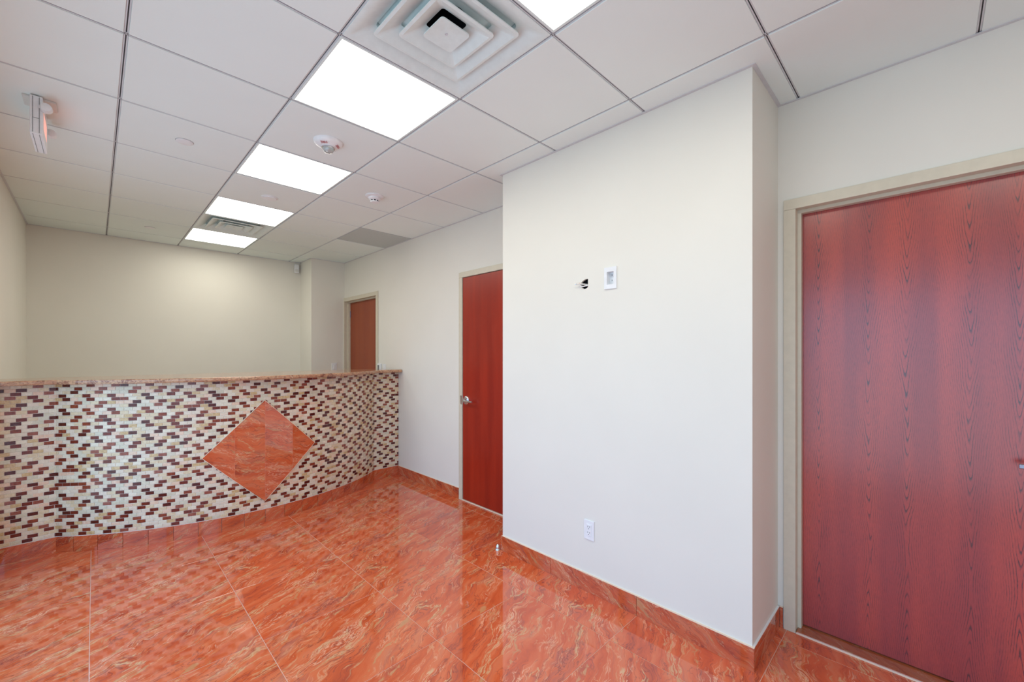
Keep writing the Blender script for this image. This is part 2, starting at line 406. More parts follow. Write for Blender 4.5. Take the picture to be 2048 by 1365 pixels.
for m in (M['wall'], M['darkbox']): me.materials.append(m)
o = link('wall_bump', me); o['kind'] = 'structure'

# ------------------------------------------------------------------ floor: grout bed + every slab
fl = struct('floor', Bx(LX - .12, RX + .12, YN - .12, YF + .12, -.05, -.0015), M['grout'])
TX, TY = .607, .605; FX0, FY0 = -.018, .525
def clip_poly(poly, a, b, c):                   # keep a*x+b*y<=c
    out = []
    for i in range(len(poly)):
        p, q = poly[i], poly[(i + 1) % len(poly)]
        dp, dq = a * p[0] + b * p[1] - c, a * q[0] + b * q[1] - c
        if dp <= 0: out.append(p)
        if dp * dq < 0:
            t = dp / (dp - dq); out.append((p[0] + t * (q[0] - p[0]), p[1] + t * (q[1] - p[1])))
    return out
def slab_mesh(w, d):
    bm = bmesh.new(); e = .0012
    vs = []
    for z, k in ((-.0014, 0), (-.0006, 0), (0, e)):
        vs.append([bm.verts.new((x, y, z)) for x, y in ((k, k), (w - k, k), (w - k, d - k), (k, d - k))])
    for a, b in zip(vs, vs[1:]):
        for i in range(4): bm.faces.new((a[i], a[(i + 1) % 4], b[(i + 1) % 4], b[i]))
    bm.faces.new(vs[2]); bm.faces.new(vs[0])
    return bm
cache = {}
g = .0016
for i in range(-1, 5):
    for j in range(-4, 10):
        x0, x1 = FX0 + i * TX, FX0 + (i + 1) * TX; y0, y1 = FY0 + j * TY, FY0 + (j + 1) * TY
        x0o, y0o = x0, y0
        x0 = max(x0, LX); x1 = min(x1, RX); y0 = max(y0, YN); y1 = min(y1, YF)
        if x1 - x0 < .02 or y1 - y0 < .02: continue
        if x0 >= BX and y0 >= BY0 and y1 <= BY1: continue
        key = (round(x1 - x0, 4), round(y1 - y0, 4), round(x0 - x0o, 4), round(y0 - y0o, 4), y0o < 4.7)
        if key not in cache:
            bm = slab_mesh(x1 - x0 - 2 * g, y1 - y0 - 2 * g)
            bmesh.ops.translate(bm, verts=bm.verts[:], vec=(x0 - x0o + g, y0 - y0o + g, 0))
            cache[key] = mesh_from('floor_tile', bm, M['floor' if y0o < 4.7 else 'bouncefloor'])
        link('floor_tile', cache[key], fl, (x0o, y0o, 0))

# ------------------------------------------------------------------ skirting
BH = .108; BT = .010
def skirt_y(name, x, y0, y1, joints, side=-1):
    root = sempty(name, (x, y0, 0))
    ys = [y0] + [j for j in joints if y0 < j < y1] + [y1]
    for a, b in zip(ys, ys[1:]):
        o = obj('base_tile', Bx(-BT, 0, 0, b - a - .002, 0, BH - .003, bev=.0008), M['base'], root, (0, a - y0 + .001, 0))
    obj('grout_cap', Bx(-BT + .001, 0, 0, y1 - y0, BH - .003, BH), M['cream'], root)
lat = [FY0 + TY * k for k in range(-4, 12)]
skirt_y('baseboard_bump', BX, BY0 - BT, BY1, lat)
skirt_y('baseboard_right', RX, 3.27, 4.42, lat)
skirt_y('baseboard_alcove', RX, .542, BY0 - BT, [])
root = sempty('baseboard_return', (BX, BY0, 0))
obj('base_tile', Bx(0, RX - BX - BT, -BT, 0, 0, BH - .003, bev=.0008), M['basex'], root)
obj('grout_cap', Bx(0, RX - BX - BT, -BT + .001, 0, BH - .003, BH), M['white'], root)
root = sempty('baseboard_end', (BX, BY1, 0))
obj('base_tile', Bx(-BT, RX - BX - BT, 0, BT, 0, BH, bev=.0008), M['basex'], root)

# ------------------------------------------------------------------ ceiling
CX0, CY0, CT = .0899, 2.303, .6096
struct('plenum_light_block', Bx(LX - .12, RX + .12, YN - .12, YF + .12, TOP, TOP + .1), M['grid'])   # unseen slab over the plenum, added to block light leaking in
bm = bmesh.new()
for a in ((LX - .12, LX, YN - .12, YF + .12), (RX, RX + .12, YN - .12, YF + .12), (LX, RX, YN - .12, YN), (LX, RX, YF, YF + .12)):
    box(bm, *a, CEIL, TOP)
struct('plenum_side_block', bm, M['slot'])  # unseen plenum sides up to the slab, closing out stray light
xs = [LX] + [CX0 + CT * i for i in range(0, 4)] + [RX]
ys = [YN] + [CY0 + CT * j for j in range(-6, 7)] + [YF]
ys = [y for y in ys if YN <= y <= YF]
def grid_bm():
    bm = bmesh.new(); z0 = CEIL + .004
    def run(horizontal, c, a, b):
        for s in (-1, 1):
            u0, u1 = sorted((c + s * .0022, c + s * .0072))
            if horizontal: box(bm, a, b, u0, u1, z0, z0 + .004)
            else: box(bm, u0, u1, a, b, z0, z0 + .004)
        if horizontal: box(bm, a, b, c - .0022, c + .0022, z0 + .006, z0 + .03, mi=1)
        else: box(bm, c - .0022, c + .0022, a, b, z0 + .006, z0 + .03, mi=1)
    for x in xs[1:-1]: run(False, x, YN, YF)
    for y in ys[1:-1]: run(True, y, LX, RX)
    return bm
cl = struct('ceiling', grid_bm(), [M['grid'], M['slot']])
lights = [(.6995, CY0 + CT * k) for k in (-5, -3, -1, 1, 3, 5)]
diffs = [(.6995, CY0 + CT * k) for k in (-2, 4)]
def isin(lst, x, y): return any(abs(x - a) < .01 and abs(y - b) < .01 for a, b in lst)
cache = {}
for i in range(len(xs) - 1):
    for j in range(len(ys) - 1):
        x0, x1, y0, y1 = xs[i], xs[i + 1], ys[j], ys[j + 1]
        if isin(lights + diffs, x0, y0): continue
        grey = (abs(x0 - (CX0 + 3 * CT)) < .01 and abs(y0 - (CY0 + CT * 3)) < .01)
        w_, d_ = x1 - x0, y1 - y0
        key = (round(w_, 3), round(d_, 3), grey)
        if key not in cache:
            bm = bmesh.new(); m_ = .0078
            loops = []
            for z, k in ((0.012, 0), (.0015, 0), (0, .0015)):
                loops.append([bm.verts.new((x, y, z)) for x, y in ((m_ + k, m_ + k), (w_ - m_ - k, m_ + k), (w_ - m_ - k, d_ - m_ - k), (m_ + k, d_ - m_ - k))])
            for a, b in zip(loops, loops[1:]):
                for q in range(4): bm.faces.new((a[q], a[(q + 1) % 4], b[(q + 1) % 4], b[q]))
            bm.faces.new(loops[0]); bm.faces.new(loops[2])
            cache[key] = mesh_from('ceiling_tile', bm, M['ceil_grey' if grey else 'ceil'])
        o = link('ceiling_tile', cache[key], cl, (x0, y0, CEIL))
        if grey: o['label'] = 'darker grey ceiling tile'
# wall angle
def angle(name, boxes):
    bm = bmesh.new()
    for b_ in boxes: box(bm, *b_)
    struct(name, bm, M['grid'])
e = .016
angle('trim_3', [(BX - e, BX, BY0 - e, BY1 + e, CEIL - .003, CEIL - .0002), (BX, RX, BY0 - e, BY0, CEIL - .003, CEIL - .0002), (BX, RX, BY1, BY1 + e, CEIL - .003, CEIL - .0002)])
angle('trim_4', [(RX - e, RX, YN, BY0 - e, CEIL - .003, CEIL - .0002)])
f_ = .014
angle('trim_5', [(RX - f_, RX, BY1 + e, 5.935 - f_, CEIL - .003, CEIL - .0002), (2.068, RX, 5.935 - f_, 5.935, CEIL - .003, CEIL - .0002), (2.068 - f_, 2.068, 5.935 - f_, YF - f_, CEIL - .003, CEIL - .0002)])
angle('trim_6', [(LX, LX + f_, YN + f_, YF - f_, CEIL - .003, CEIL - .0002), (LX, 2.068, YF - f_, YF, CEIL - .003, CEIL - .0002), (LX, RX - e, YN, YN + f_, CEIL - .003, CEIL - .0002)])

# ------------------------------------------------------------------ ceiling lamps
names = ['recessed white square ceiling lamp behind the viewpoint end of the row',
         'recessed bright square ceiling lamp cut by the top edge, right of the large air diffuser',
         'largest bright square ceiling lamp, between the large air diffuser and the strobe alarm',
         'bright square ceiling lamp between the strobe alarm and the blank round cover plate',
         'bright square ceiling lamp just before the small far air diffuser',
         'farthest bright square ceiling lamp, beyond the small far air diffuser']
def lamp_parts(t):
    bm = bmesh.new(); h = CT / 2 - .0075; fw = .010
    for s in (-1, 1):
        box(bm, -h, h, *sorted((s * h, s * (h - fw))), .0, .07)
        box(bm, *sorted((s * h, s * (h - fw))), -(h - fw), h - fw, .0, .07)
    obj('housing', bm, M['metalwhite'], t)
    a = h - fw
    # curved diffusing basket: shallow arc down the middle, rising to the sides
    bm = bmesh.new(); n = 16; rows = []
    for i in range(n + 1):
        u = -1 + 2 * i / n
        z = .004 + .014 * u * u
        rows.append([bm.verts.new((u * a, s * a, z)) for s in (-1, 1)])
    for r0, r1 in zip(rows, rows[1:]): bm.faces.new((r0[0], r0[1], r1[1], r1[0]))
    obj('lens', bm, M['lens'], t, smooth=True)
    bm = bmesh.new()
    box(bm, -a, a, -a, a, .066, .07)
    obj('reflector', bm, M['reflector'], t)
first = None
for k, (x, y) in enumerate(lights):
    loc = (x + CT / 2, y + CT / 2, CEIL + .001)
    t = thing('ceiling_lamp', names[k], 'ceiling lamp', loc)
    if first is None: lamp_parts(t); first = t
    else:
        for c in first.children:
            q = c.copy(); C.objects.link(q); q.parent = t
    t['group'] = 'square lamps in one row of the ceiling'

# ------------------------------------------------------------------ air diffusers
def rsq(h, r, n=5):
    pts = []
    for cx, cy, a0 in ((h - r, h - r, 0), (-h + r, h - r, 90), (-h + r, -h + r, 180), (h - r, -h + r, 270)):
        for k in range(n + 1):
            a = R(a0 + 90 * k / n); pts.append((cx + r * math.cos(a), cy + r * math.sin(a)))
    return pts
def ring_strip(bm, prof):
    """prof: list of (half size, corner radius, z)"""
    rings = [[bm.verts.new((x, y, z)) for x, y in rsq(h, r)] for h, r, z in prof]
    n = len(rings[0])
    for a, b in zip(rings, rings[1:]):
        for k in range(n): bm.faces.new((a[k], a[(k + 1) % n], b[(k + 1) % n], b[k]))
    return rings
def diffuser(loc, label):
    t = thing('air_diffuser', label, 'air vent', loc, 'square air diffusers')
    h = CT / 2 - .0075
    bm = bmesh.new(); ring_strip(bm, [(h, .002, .006), (h, .002, 0), (h - .010, .004, -.001), (h - .03, .01, .004), (.245, .02, .020), (.205, .02, .036), (.200, .02, .066), (h, .002, .066)])
    obj('face_frame', bm, M['metalwhite'], t, smooth=True)
    for lip, z0, rise in ((.212, .004, .036), (.140, .000, .040)):
        bm = bmesh.new()
        ring_strip(bm, [(lip, .018, z0), (lip, .018, z0 - .004), (lip - .012, .014, z0 - .006), (lip - .060, .012, z0 + rise * .62), (lip - .080, .012, z0 + rise), (lip - .076, .012, z0 + rise), (lip - .056, .012, z0 + rise * .66), (lip - .006, .016, z0 + .002), (lip, .018, z0)])
        obj('louver_ring', bm, M['metalwhite'], t, smooth=True)
    bm = bmesh.new()
    rr = ring_strip(bm, [(.038, .008, .022), (.069, .014, .000), (.069, .014, -.005), (.058, .012, -.004), (.024, .006, .003)])
    bm.faces.new(rr[-1]); bm.faces.new(rr[0])
    obj('centre_plate', bm, M['metalwhite'], t, smooth=True)
    bm = bmesh.new(); lathe(bm, [(.003, .0025), (.006, .0005), (.006, .004)], 12); obj('screw', bm, M['grid'], t)
    # tray and round neck
    bm = bmesh.new()
    rings = ring_strip(bm, [(.201, .02, .050), (.15, .02, .052), (.092, .0915, .054)])
    obj('back_pan', bm, M['metalwhite'], t, smooth=True)
    bm = bmesh.new()
    lathe(bm, [(.093, .054), (.093, .24), (.001, .24)], 40)
    bmesh.ops.delete(bm, geom=[f for f in bm.faces if len(f.verts) == 40 and f.calc_center_median().z < .1], context='FACES')
    obj('duct_neck', bm, M['black'], t)
    return t
d0 = diffuser((diffs[0][0] + CT / 2, diffs[0][1] + CT / 2, CEIL + .001), 'large square white air diffuser of nested rings at the top edge of the photo')
t = thing('air_diffuser', 'small far square air diffuser between the two farthest ceiling lamps', 'air vent', (diffs[1][0] + CT / 2, diffs[1][1] + CT / 2, CEIL + .001), 'square air diffusers')
for c in d0.children:
    q = c.copy(); C.objects.link(q); q.parent = t

# ------------------------------------------------------------------ ceiling devices
def text_mesh(s, size):
    cu = bpy.data.curves.new('lettering', 'FONT'); cu.body = s; cu.size = size; cu.align_x = 'CENTER'; cu.align_y = 'CENTER'; cu.extrude = .0004
    tmp = bpy.data.objects.new('tmp', cu); C.objects.link(tmp)
    dg = bpy.context.evaluated_depsgraph_get(); me = bpy.data.meshes.new_from_object(tmp.evaluated_get(dg))
    bpy.data.objects.remove(tmp); return me
t = thing('fire_strobe_alarm', 'round white ceiling strobe alarm with red lettering and a clear lens', 'fire alarm', (1.004, 2.60, CEIL))
bm = bmesh.new(); lathe(bm, [(.083, 0), (.081, -.009), (.072, -.020), (.050, -.030), (.036, -.034)], 40); obj('base', bm, M['white'], t, smooth=True)
bm = bmesh.new(); lathe(bm, [(.036, -.033), (.038, -.040), (.034, -.041)], 32); obj('lens_bezel', bm, M['chrome'], t, smooth=True)
bm = bmesh.new(); lathe(bm, [(.033, -.040), (.031, -.054), (.022, -.064), (.008, -.068)], 28); obj('lens', bm, M['clear'], t, smooth=True)
bm = bmesh.new(); lathe(bm, [(.010, -.036), (.012, -.050), (.004, -.056)], 10); obj('flash_tube', bm, M['chrome'], t)
me = text_mesh('FIRE', .022); me.materials.append(M['red'])
for ang in (45, 225, 135, 315):
    a = R(ang)
    if ang in (135,): continue
    o = link('lettering', me, t, (.059 * math.cos(a), .059 * math.sin(a), -.0290)); o.rotation_euler = (R(180), 0, a + R(90))
    o.rotation_euler = (Matrix.Rotation(a - R(90), 3, 'Z') @ Matrix.Rotation(R(180 + 26), 3, 'X')).to_euler()
t = thing('smoke_detector', 'small white round smoke detector with dark slots, beyond the strobe alarm', 'smoke detector', (1.617, 3.225, CEIL))
bm = bmesh.new(); lathe(bm, [(.072, 0), (.071, -.008), (.062, -.013), (.050, -.015)], 36); obj('base', bm, M['white'], t, smooth=True)
bm = bmesh.new(); lathe(bm, [(.050, -.014), (.048, -.026), (.040, -.034), (.034, -.036)], 36); obj('body', bm, M['white'], t, smooth=True)
bm = bmesh.new(); lathe(bm, [(.031, -.036), (.031, -.046)], 32); obj('sensing_slot', bm, M['black'], t)
bm = bmesh.new()
lathe(bm, [(.034, -.046), (.033, -.052), (.024, -.055)], 32)
for k in range(8):
    a = 2 * math.pi * k / 8; box(bm, .028, .034, -.004, .004, -.047, -.035, M4=Matrix.Rotation(a, 4, 'Z'))
obj('cap', bm, M['white'], t)
for (x, y, r, lab) in ((.386, 3.214, .043, 'small round flat cover disc in the ceiling tile left of the lamps, nearest one'),
                       (1.021, 3.868, .060, 'pale oval-looking round cover plate between two ceiling lamps'),
                       (.399, 5.655, .041, 'small round flat cover disc in a far ceiling tile near the back wall')):
    t = thing('sprinkler_cover', lab, 'ceiling cover', (x, y, CEIL))
    bm = bmesh.new(); lathe(bm, [(r, .0), (r, -.004), (r - .003, -.006), (r * .5, -.0065)], 36); obj('cover_disc', bm, M['white'], t, smooth=True)
    if r > .05:
        bm = bmesh.new(); lathe(bm, [(r * .82, -.005), (r * .80, -.012), (r * .5, -.014)], 36); obj('raised_centre', bm, M['white'], t, smooth=True)
    else:
        bm = bmesh.new(); lathe(bm, [(r + .0015, 0), (r + .0015, -.0006)], 36); obj('shadow_gap', bm, M['slot'], t)

# exit sign seen from its end
t = thing('exit_sign', 'white ceiling mounted emergency sign seen end-on with two lamp heads', 'exit sign', (-.205, 3.28, CEIL))
bm = bmesh.new(); box(bm, -.050, .066, -.10, .02, -.010, 0, bev=.002); obj('canopy', bm, M['offw'], t)
bm = bmesh.new(); box(bm, -.022, .022, -.13, .16, -.195, -.006, bev=.003); obj('housing', bm, M['white'], t)
bm = bmesh.new()
for y0 in (-.1315,):
    for x in (-.012, .010): box(bm, x - .0007, x + .0007, y0, y0 + .002, -.19, -.012)
box(bm, -.012, .010, -.1315, -.129, -.118, -.1165)
for x in (-.012, .010): box(bm, x - .0007, x + .0007, -.125, .155, -.1960, -.194)
obj('seam', bm, M['slot'], t)
bm = bmesh.new(); box(bm, .0215, .0225, -.08, .10, -.150, -.065); obj('legend_panel', bm, M['redglow'], t)
for y in (-.145, .20):
    bm = bmesh.new()
    lathe(bm, [(.010, -.022), (.019, -.018), (.022, -.004), (.023, .014), (.019, .017)], 24, 'Y', (.034, y, -.062))
    box(bm, .010, .030, y - .006, y + .006, -.068, -.056)
    o = obj('lamp_head', bm, M['white'], t, smooth=True)
    bm = bmesh.new(); lathe(bm, [(.017, .0), (.013, .003)], 20, 'Y', (.034, y + .0175, -.062)); obj('lamp_glass', bm, M['clear'], o)

# ------------------------------------------------------------------ doors
def frame_parts(root, y0, y1, x, depth, recess, mat=None, headw=.052):
    """steel frame: faces proud of the wall, jamb returns and a stop; root at (x, y0, 0)"""
    mat = mat or M['frame']
    w_ = y1 - y0; F = .052; P = .012
    for nm, q in (('jamb', 0), ('jamb', 1)):
        bm = bmesh.new()
        if q == 0: a, b = -F, 0.0; st = (0.0, .016)
        else: a, b = w_, w_ + F; st = (w_ - .016, w_)
        box(bm, -P, .0, a, b, 0, DH + F * (0), bev=.0015)
        ia, ib = (-.004, 0) if q == 0 else (w_, w_ + .004)
        box(bm, -.002, depth, ia, ib, 0, DH)
        box(bm, recess - .034, recess - .002, *st, 0, DH)
        obj('door_jamb', bm, mat, root)
    bm = bmesh.new()
    box(bm, -P, .0, -F, w_ + F, DH + .0005, DH + F, bev=.0015)
    box(bm, -.002, depth, 0, w_, DH, DH + .004)
    box(bm, recess - .034, recess - .002, .016, w_ - .016, DH - .016, DH)
    obj('door_head', bm, mat, root)
# door 1: large maroon leaf, set back in its frame
r1 = sempty('door_1', (RX, D1[0], 0)); w1 = D1[1] - D1[0]
frame_parts(r1, *D1, RX, .12, .068)
o = obj('door_leaf', Bx(.070, .112, .004, w1 - .0045, .018, DH - .004, bev=.001), M['oak1'], r1)
bm = bmesh.new(); prism(bm, [(-.030, .0), (-.030, w1), (.12, w1), (.12, .0)], .0, .011)
obj('threshold', Bx(-.012, .12, .001, w1 - .001, 0, .012, bev=.004), M['sill'], r1); bm.free()
obj('threshold_edge', Bx(-.0135, -.0118, .001, w1 - .001, .0, .008, bev=.0005), M['cream'], r1)
hz = .98 + .0
h1 = obj('lever_rosette', None or (lambda b: (lathe(b, [(.036, 0), (.036, -.008), (.030, -.012)], 32, 'X', (.070, .070, .985)), b)[1])(bmesh.new()), M['bronze'], r1, smooth=True)
bm = bmesh.new(); lathe(bm, [(.012, 0), (.012, -.055)], 16, 'X', (.060, .070, .985)); box(bm, -.004, .008, .060, .190, .976, .994, bev=.003); obj('lever', bm, M['bronze'], h1)
# door 2: flush cherry leaf with satin lever
r2 = sempty('door_2', (RX, D2[0], 0)); w2 = D2[1] - D2[0]
frame_parts(r2, *D2, RX, .12, .09)
obj('door_leaf', Bx(-.004, .040, .004, w2 - .0045, .014, DH - .005, bev=.001), M['oak2'], r2)
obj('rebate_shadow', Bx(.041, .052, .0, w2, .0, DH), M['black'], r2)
obj('threshold', Bx(-.014, .12, .001, w2 - .001, 0, .010, bev=.003), M['cream'], r2)
yh = 3.155 - D2[0]; zh = HC - .449
bm = bmesh.new(); lathe(bm, [(.041, 0), (.041, -.006), (.036, -.012), (.030, -.014)], 36, 'X', (-.004, yh, zh))
ro = obj('lever_rosette', bm, M['chrome'], r2, smooth=True)
bm = bmesh.new(); lathe(bm, [(.022, 0), (.021, -.018), (.017, -.026)], 24, 'X', (-.016, yh, zh))
tube(bm, [(-.036, yh + .004, zh), (-.041, yh - .014, zh - .003), (-.042, yh - .05, zh - .006), (-.040, yh - .125, zh - .006)], [.011, .011, .0095, .0085], 10)
obj('lever', bm, M['chrome'], ro, smooth=True)
bm = bmesh.new(); box(bm, -.0135, -.0118, w2 + .001, w2 + .024, zh - .042, zh + .042); box(bm, -.006, -.0035, w2 - .0065, w2 - .0045, zh - .05, zh + .05); obj('strike_plate', bm, M['chrome'], r2)
# door 3: behind the counter
r3 = sempty('door_3', (RX, D3[0], 0)); w3 = D3[1] - D3[0]
frame_parts(r3, *D3, RX, .12, .075)
obj('door_leaf', Bx(.076, .114, .004, w3 - .0045, .012, DH - .004, bev=.001), M['oak3'], r3)
bm = bmesh.new(); lathe(bm, [(.006, 0), (.006, .09)], 10, 'Z', (.070, w3 - .020, DH - .22)); obj('hinge', bm, M['bronze'], r3)

# ------------------------------------------------------------------ reception counter
AC = (1.01, 5.82); AR = 1.834; YCF = AC[1] - math.sqrt(1.834 ** 2 - 1.202 ** 2)
TH = math.asin(1.202 / AR); XL, XR = AC[0] - 1.202, AC[0] + 1.202
S0, S1 = -TH * AR, TH * AR
LF = XL - LX; RF = RX - XR
def pos(s, off=0):
    """front profile; s runs left to right, 0 at the arc's middle; off = distance in front"""
    if s < S0: return Vector((XL - (S0 - s), YCF - off)), 0.0
    if s > S1: return Vector((XR + (s - S1), YCF - off)), 0.0
    th = s / AR
    return Vector((AC[0] + (AR + off) * math.sin(th), AC[1] - (AR + off) * math.cos(th))), th
SA, SB = S0 - LF, S1 + RF
ZB, ZT = .108, 1.203
ct = thing('reception_counter', 'curved reception counter faced in brown and cream mosaic with a marble diamond', 'counter', (AC[0], YCF, 0))
def loc2(p): return (p[0] - AC[0], p[1] - YCF)
prof = [pos(SA + (SB - SA) * k / 90)[0] for k in range(91)]
prof = [pos(SA)[0]] + [pos(S0 - 1e-5)[0]] + [pos(S0 + (S1 - S0) * k / 60)[0] for k in range(61)] + [pos(S1 + 1e-5)[0], pos(SB)[0]]
pts = [loc2(p) for p in prof]; yb = 4.74 - YCF
core = [(x, y - .0022) for x, y in pts] + [(RX - .001 - AC[0], yb), (LX + .001 - AC[0], yb)]
core[0] = (LX + .001 - AC[0], core[0][1]); core[len(pts) - 1] = (RX - .001 - AC[0], core[len(pts) - 1][1])
bm = bmesh.new(); prism(bm, core, .001, ZT - .001); obj('core', bm, M['mgrout'], ct)
# base tiles: flat pieces along the foot
cuts = [SA, S0]; s = .005 - .15 * 8
while s < S1 - .03: cuts.append(s); s += .15
cuts += [S1, S1 + .15, SB]
for a, b in zip(cuts, cuts[1:]):
    if b - a < .02: continue
    (p, _), (q, _) = pos(a + (1e-5)), pos(b - (1e-5))
    d = (q - p); ln = d.length; an = math.atan2(d.y, d.x)
    o = obj('base_tile', Bx(.0008, ln - .0008, -.010, .004, 0, ZB, bev=.0007), M['basex'], ct, (p.x - AC[0], p.y - YCF, 0), (0, 0, an))
# mosaic
PX, PZ = .0508, .0254; gx = .0022
DC, DW, DHH, DZ = .000, .418, .424, .602     # diamond: centre s, half width, half height, centre z
rows = int((ZT - ZB) / PZ) + 1
tiles = []
rnd = random.Random(3)
sheet_shift = {}
def cam_px(P):
    s_, c_ = math.sin(R(45.093)), math.cos(R(45.093)); d = P[0] * s_ + P[1] * c_; r = P[0] * c_ - P[1] * s_
    return d, (836.45 * r / d, 836.45 * (P[2] - HC) / d)
k0, k1 = int(SA / PX) - 2, int(SB / PX) + 2
dark_at = (0, 1.5, 1, 2.5)
for r in range(rows):
    zt = ZT - r * PZ; zb = max(zt - PZ + gx, ZB + .0008)
    if zt - zb < .006: continue
    for k in range(k0, k1):
        a = (k + (.5 if r % 2 else 0)) * PX; b = a + PX - gx
        segs = []
        lo, hi = max(a, SA + .001), min(b, SB - .001)
        if hi - lo < .005: continue
        for c in (S0, S1):
            if lo < c < hi: segs = [(lo, c - .001), (c + .001, hi)]
        if not segs: segs = [(lo, hi)]
        sh = (k // 6, r // 12)
        if sh not in sheet_shift: sheet_shift[sh] = rnd.choice((0, 0, 0, 0, 1))
        x = (k + (.5 if r % 2 else 0) + sheet_shift[sh]) % 3
        dark = abs(x - dark_at[r % 4]) < .1
        if rnd.random() < .015: dark = not dark
        mi = rnd.choices(range(4), (4, 3, 3, 1.6))[0] if dark else 4 + rnd.choices(range(6), (3, 4, 4, 2.2, 2, 3))[0]
        for lo_, hi_ in segs:
            if hi_ - lo_ < .004: continue
            sc, zc = (lo_ + hi_) / 2, (zt + zb) / 2
            if abs(sc - DC) / (DW - .035) + abs(zc - DZ) / (DHH - .035) < 1: continue
            (p, th) = pos(sc, .0)
            full = abs(hi_ - lo_ - (PX - gx)) < 1e-4 and abs(zt - zb - (PZ - gx)) < 1e-4
            d, c = cam_px((p.x, p.y, zc))
            # visible width in the photo
            nrm = (math.sin(th), -math.cos(th)); vd = Vector((p.x, p.y)).normalized()
            area = (hi_ - lo_) * (zt - zb) / d ** 2 * abs(vd.x * nrm[0] + vd.y * nrm[1]) / max(.3, (vd.x * math.sin(R(45)) + vd.y * math.cos(R(45)))) 
            px = 1024 + c[0]
            vis = 2 < px < 2040
            tiles.append((area if (full and vis) else 0, sc, zc, hi_ - lo_, zt - zb, mi, th, p))
tiles.sort(key=lambda t_: -t_[0])
solo = {id(t_) for t_ in tiles[:300]}
mats = MD + ML
cache = {}
def tile_geo(w_, h_, tx, tz):
    e_ = .0014; D_ = .0045
    v = []
    for (x, z) in ((-1, -1), (1, -1), (1, 1), (-1, 1)): v.append((x * w_ / 2, .004, z * h_ / 2))
    for (x, z) in ((-1, -1), (1, -1), (1, 1), (-1, 1)): v.append((x * w_ / 2, -D_ + .0012, z * h_ / 2))
    for (x, z) in ((-1, -1), (1, -1), (1, 1), (-1, 1)):
        v.append((x * (w_ / 2 - e_), -D_ + x * tx + z * tz, z * (h_ / 2 - e_)))
    f = []
    for q in (0, 4):
        for i in range(4): f.append((q + i, q + (i + 1) % 4, q + 4 + (i + 1) % 4, q + 4 + i))
    f.append((8, 9, 10, 11))
    return v, f
V, F, FM = [], [], []
for t_ in tiles:
    area, sc, zc, w_, h_, mi, th, p = t_
    if id(t_) in solo:
        key = (mi, rnd.randrange(3))
        if key not in cache:
            v, f = tile_geo(w_, h_, rnd.uniform(-.0003, .0003), rnd.uniform(-.0002, .0002))
            me = bpy.data.meshes.new('mosaic_tile'); me.from_pydata(v, [], f); me.materials.append(mats[mi]); cache[key] = me
        link('mosaic_tile', cache[key], ct, (p.x - AC[0], p.y - YCF, zc), (0, 0, th))
    else:
        v, f = tile_geo(w_, h_, rnd.uniform(-.0003, .0003), rnd.uniform(-.0002, .0002))
        n = len(V); c_, s_ = math.cos(th), math.sin(th)
        V += [(p.x - AC[0] + x * c_ - y * s_, p.y - YCF + x * s_ + y * c_, zc + z) for x, y, z in v]
        F += [tuple(n + i for i in q) for q in f]; FM += [mi] * len(f)
me = bpy.data.meshes.new('mosaic_field'); me.from_pydata(V, [], F)
for m in mats: me.materials.append(m)
me.polygons.foreach_set('material_index', FM)
o = link('mosaic_field', me, ct); o['kind'] = 'stuff'
# marble diamond: four upright strips
def dh(s): return max(0.0, DHH * (1 - abs(s - DC) / DW))
sc_ = [DC - DW, -.209, .003, .220, DC + DW]
dots = []
for a, b in zip(sc_, sc_[1:]):
    bm = bmesh.new()
    def P2(s, off): p, _ = pos(s, off); return (p.x - AC[0], p.y - YCF)
    fr, bk = [], []
    a_, b_ = a + .0007, b - .0007
    for s_, z_ in ((a_, -1), (b_, -1), (b_, 1), (a_, 1)):
        zz = DZ + z_ * dh(s_)
        x, y = P2(s_, .016); fr.append(bm.verts.new((x, y, zz))); x, y = P2(s_, .003); bk.append(bm.verts.new((x, y, zz)))
    if a == sc_[0]: pass
    bm.faces.new(fr); bm.faces.new(bk)
    for i in range(4): bm.faces.new((fr[i], fr[(i + 1) % 4], bk[(i + 1) % 4], bk[i]))
    bmesh.ops.remove_doubles(bm, verts=bm.verts[:], dist=.0006)
    obj('diamond_panel', bm, M['diam'], ct)
bm = bmesh.new()
for s_ in sc_[1:-1]:
    (p, th_) = pos(s_, .0158); hgt = dh(s_) - .002
    fs = box(bm, -.0008, .0008, 0, .004, DZ - hgt, DZ + hgt, M4=Matrix.Translation((p.x - AC[0], p.y - YCF, 0)) @ Matrix.Rotation(th_, 4, 'Z'))
obj('joint_line', bm, M['jointpink'], ct)
# pale grout edge round the diamond
bm = bmesh.new()
for sx in (-1, 1):
    for sz in (-1, 1):
        for k in range(10):
            q = []
            for u in (k / 10, (k + 1) / 10):
                for e_, off in ((0, .0155), (.0045, .0155), (.0045, .004), (0, .004)):
                    W, H_ = DW + e_, DHH + e_
                    s_ = DC + sx * W * (1 - u); z_ = DZ + sz * H_ * u
                    p, _ = pos(s_, off - .0); q.append(bm.verts.new((p.x - AC[0], p.y - YCF, z_)))
            for i in range(4): bm.faces.new((q[i], q[(i + 1) % 4], q[4 + (i + 1) % 4], q[4 + i]))
obj('diamond_edge', bm, M['cream'], ct)
